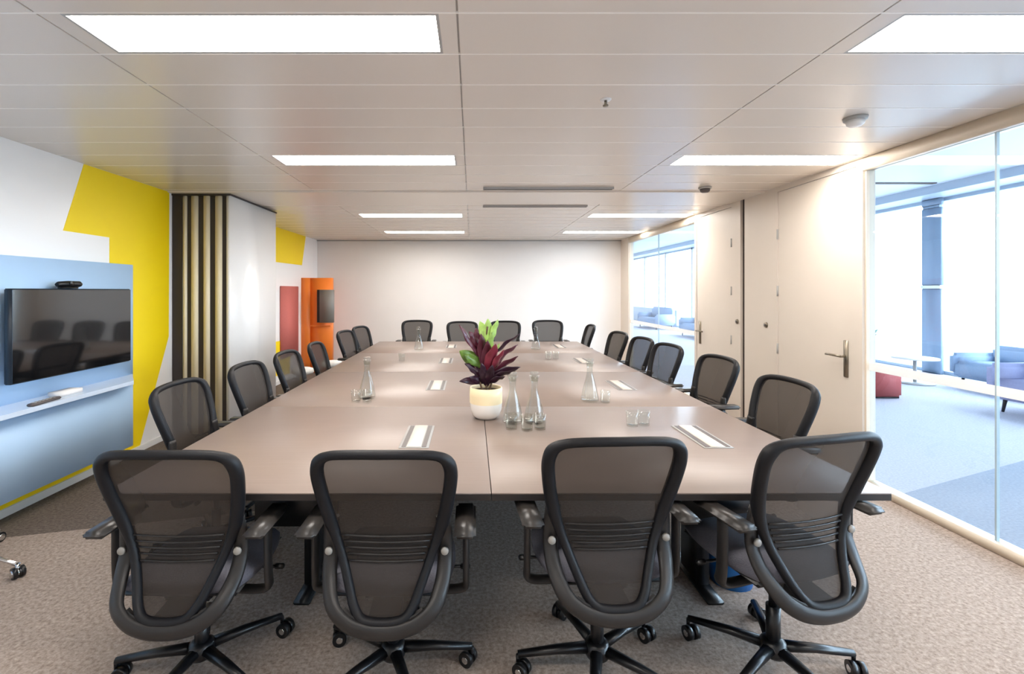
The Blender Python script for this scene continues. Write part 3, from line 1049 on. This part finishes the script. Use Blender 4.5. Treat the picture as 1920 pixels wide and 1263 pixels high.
L_ = [
    ((902, 668), (862, 605, -0.05), 0.052, 'leafd', 0.9),
    ((900, 650), (880, 618, -0.02), 0.050, 'leafd', 0.6),
    ((903, 686), (862, 654, -0.03), 0.085, 'leafg2', 0.1),
    ((900, 682), (872, 662, -0.05), 0.060, 'leafg2', 0.5),
    ((906, 676), (893, 612, 0.02), 0.078, 'leafd', 0.2),
    ((910, 690), (902, 622, -0.03), 0.070, 'leafd', 0.5),
    ((914, 640), (900, 600, 0.03), 0.060, 'leafg', 0.3),
    ((916, 650), (915, 595, 0.0), 0.065, 'leafg', 0.2),
    ((920, 640), (934, 597, 0.0), 0.045, 'leafg', 0.5),
    ((917, 672), (922, 618, -0.06), 0.055, 'leafg', 0.5),
    ((921, 680), (936, 640, -0.05), 0.045, 'leafg', 0.8),
    ((922, 668), (974, 623, -0.03), 0.048, 'leafk', 1.0),
    ((922, 686), (972, 645, 0.03), 0.052, 'leafd', 0.8),
    ((914, 700), (929, 640, -0.07), 0.080, 'leafr', 0.4),
    ((912, 702), (914, 634, -0.05), 0.072, 'leafd', 0.3),
    ((920, 700), (944, 652, -0.05), 0.055, 'leafr', 0.7),
    ((918, 704), (970, 664, -0.04), 0.050, 'leafd', 0.6),
    ((918, 706), (974, 684, -0.04), 0.058, 'leafk', 0.5),
    ((918, 712), (958, 690, -0.08), 0.050, 'leafk', 0.6),
    ((908, 703), (872, 676, -0.05), 0.052, 'leafk', 0.7),
    ((908, 712), (862, 708, -0.06), 0.050, 'leafk', 0.4),
    ((906, 716), (880, 700, -0.08), 0.045, 'leafk', 0.3),
    ((913, 722), (902, 674, -0.08), 0.055, 'leafk', 0.4),
    ((914, 722), (922, 678, -0.09), 0.058, 'leafk', 0.2),
    ((914, 718), (945, 700, -0.07), 0.042, 'leafk', 0.5),
    ((912, 700), (890, 660, 0.08), 0.07, 'leafd', 0.4),
    ((914, 705), (945, 665, 0.08), 0.07, 'leafd', 0.4),
    ((914, 712), (885, 690, 0.09), 0.06, 'leafk', 0.5),
    ((914, 706), (950, 690, 0.10), 0.06, 'leafk', 0.5),
]
for (b, tp, w, mn, roll) in L_:
    leaf(lp(b[0], b[1]), lp(tp[0], tp[1], tp[2]), w, M[mn], 0.025, roll)

# glassware
def ring(mb, prof, n=28):
    return mb.lathe(prof, n, cap=False)
def make_carafe(label):
    t = thing('glass_carafe', label, 'carafe', (0, 0, TZ), 0, 'clear glass carafes on the table')
    MB().lathe([(0.0, 0.004), (0.052, 0.004), (0.062, 0.012), (0.062, 0.03), (0.050, 0.09), (0.030, 0.16), (0.021, 0.20), (0.020, 0.235), (0.027, 0.270), (0.030, 0.28), (0.026, 0.280), (0.018, 0.235), (0.019, 0.20), (0.027, 0.16), (0.046, 0.09), (0.058, 0.03), (0.056, 0.016), (0.0, 0.012)], 28, cap=False).build('body', M['ware'], t)
    MB().lathe([(0.0, 0.248), (0.0195, 0.248), (0.021, 0.286), (0.026, 0.290), (0.024, 0.302), (0.0, 0.305)], 20, cap=False).build('stopper', M['ware2'], t)
    return t
def make_tumbler(label):
    t = thing('glass_tumbler', label, 'glass', (0, 0, TZ), 0, 'clear glass tumblers on the table')
    MB().lathe([(0.0, 0.001), (0.031, 0.001), (0.036, 0.085), (0.0335, 0.086), (0.029, 0.012), (0.0, 0.010)], 24, cap=False).build('bowl', M['ware'], t)
    return t
M['ware2'] = glass_mat('greenish_glass', (0.92, 0.95, 0.94), 1.6, 0.03, 1.3)
ca = make_carafe('clear glass carafe on the table left of the plant, beside tumblers')
ca.location = (-0.76, 3.36, TZ)
for (x, y, lb) in [
    (0.240, 2.74, 'clear glass carafe right of the plant pot, left one of the close pair'),
    (0.368, 2.74, 'clear glass carafe right of the plant pot, right one of the close pair'),
    (0.83, 3.27, 'clear glass carafe alone on the right half of the table'),
    (-0.70, 6.10, 'distant clear glass carafe before the leftmost far chair'),
    (0.845, 6.15, 'distant clear glass carafe before the rightmost far chair'),
]:
    dup(ca, (x, y, TZ), 0, lb)
tu = make_tumbler('clear tumbler at the foot of the carafes right of the plant, leftmost')
tu.location = (0.222, 2.62, TZ)
for (x, y, lb) in [
    (0.308, 2.60, 'clear tumbler at the foot of the carafes right of the plant, middle one'),
    (0.384, 2.62, 'clear tumbler at the foot of the carafes right of the plant, rightmost'),
    (-0.815, 3.26, 'clear tumbler before the left carafe, left one of two'),
    (-0.735, 3.25, 'clear tumbler before the left carafe, right one of two'),
    (0.93, 3.24, 'clear tumbler just right of the lone right-hand carafe'),
    (0.925, 2.68, 'clear tumbler on the near right of the table, left one of two'),
    (1.00, 2.70, 'clear tumbler on the near right of the table, right one of two'),
    (-0.78, 5.15, 'distant clear tumbler alone on the left half of the table'),
    (0.87, 5.30, 'distant clear tumbler on the right half of the table, left of two'),
    (0.96, 5.32, 'distant clear tumbler on the right half of the table, right of two'),
]:
    dup(tu, (x, y, TZ), 0, lb)

# ================================================================== LOUNGE THINGS
t = thing('red_pouf', 'brick red upholstered pouf on the lounge floor beyond the glass', 'pouf', (5.80, 6.80, 0))
MB().box(-0.27, 0.27, -0.27, 0.27, 0.02, 0.42, 0.03, seg=3).build('body', M['poufred'], t)
MB().box(-0.24, 0.24, -0.24, 0.24, 0.0, 0.025).build('plinth', M['black'], t)
def sofa(label, x, y, rz, w, m, backh):
    t = thing('sofa', label, 'sofa', (x, y, 0), rz, 'sofas in the lounge')
    MB().box(-w / 2, w / 2, -0.38, 0.38, 0.16, 0.42, 0.05, seg=3).build('seat', m, t)
    MB().box(-w / 2, w / 2, 0.20, 0.42, 0.18, backh, 0.07, seg=3).build('backrest', m, t)
    for s in (-1, 1):
        MB().box(s * w / 2 - 0.09, s * w / 2 + 0.09, -0.38, 0.40, 0.18, min(0.60, backh - 0.12), 0.06, seg=3).build('arm', m, t)
        for q in (-0.3, 0.3):
            MB().cyl((s * (w / 2 - 0.1), q, 0.17), (s * (w / 2 - 0.07), q, 0.0), 0.022, 0.014).build('leg', M['black'], t)
sofa('low blue-grey sofa in the lounge beyond the near glass', 8.0, 6.72, -PI / 2, 1.3, M['sofa'], 0.66)
sofa('taller lilac-grey armchair sofa at the right edge of the lounge', 7.0, 5.45, -PI / 2 + 0.05, 0.95, M['sofa2'], 0.92)
t = thing('side_table', 'low round white table in the lounge behind the red pouf', 'table', (7.30, 7.65, 0))
MB().lathe([(0, 0.40), (0.30, 0.40), (0.30, 0.425), (0, 0.425)], 32, cap=False).build('tabletop', M['white'], t)
MB().cyl((0, 0, 0.02), (0, 0, 0.40), 0.025).build('column', M['grey'], t)
MB().lathe([(0, 0), (0.25, 0.0), (0.24, 0.02), (0, 0.025)], 28, cap=False).build('base', M['grey'], t)
t = thing('lounge_plant', 'leafy green plant in a pale pot in the lounge beside the door frame', 'plant', (6.90, 8.35, 0))
MB().lathe([(0, 0), (0.13, 0), (0.17, 0.42), (0.155, 0.42), (0.15, 0.38), (0, 0.38)], 24, cap=False).build('pot', M['lframe'], t)
for k in range(26):
    a = k * 2.4
    r = 0.10 + 0.012 * k % 0.2
    h = 0.55 + 0.022 * k
    b = Vector((0, 0, 0.40))
    tp = Vector((math.cos(a) * (r + 0.1), math.sin(a) * (r + 0.1), h))
    leaf(tuple(b), tuple(tp), 0.16, M['plantg'], 0.03, 0.3)
for k in range(3):
    y = [11.5, 15.0, 19.0][k]
    sofa(['pale blue-grey sofa deep in the lounge, nearest of three', 'pale blue-grey sofa deep in the lounge, middle of three', 'pale blue-grey sofa deep in the lounge, farthest of three'][k], 7.5, y, -PI / 2, 1.9, M['sofa'], 0.85)

# pale building across the street
t = thing('office_building', 'pale office block with banded floors outside the lounge windows', 'building', (52, 34, -12))
MB().box(-6, 6, -16, 12, 0, 18).build('wall', M['facade'], t)
for k in range(5):
    MB().box(-6.1, 6.1, -16.1, 12.1, 2.2 + k * 3.3, 3.8 + k * 3.3).build('window_band', M['facade2'], t)
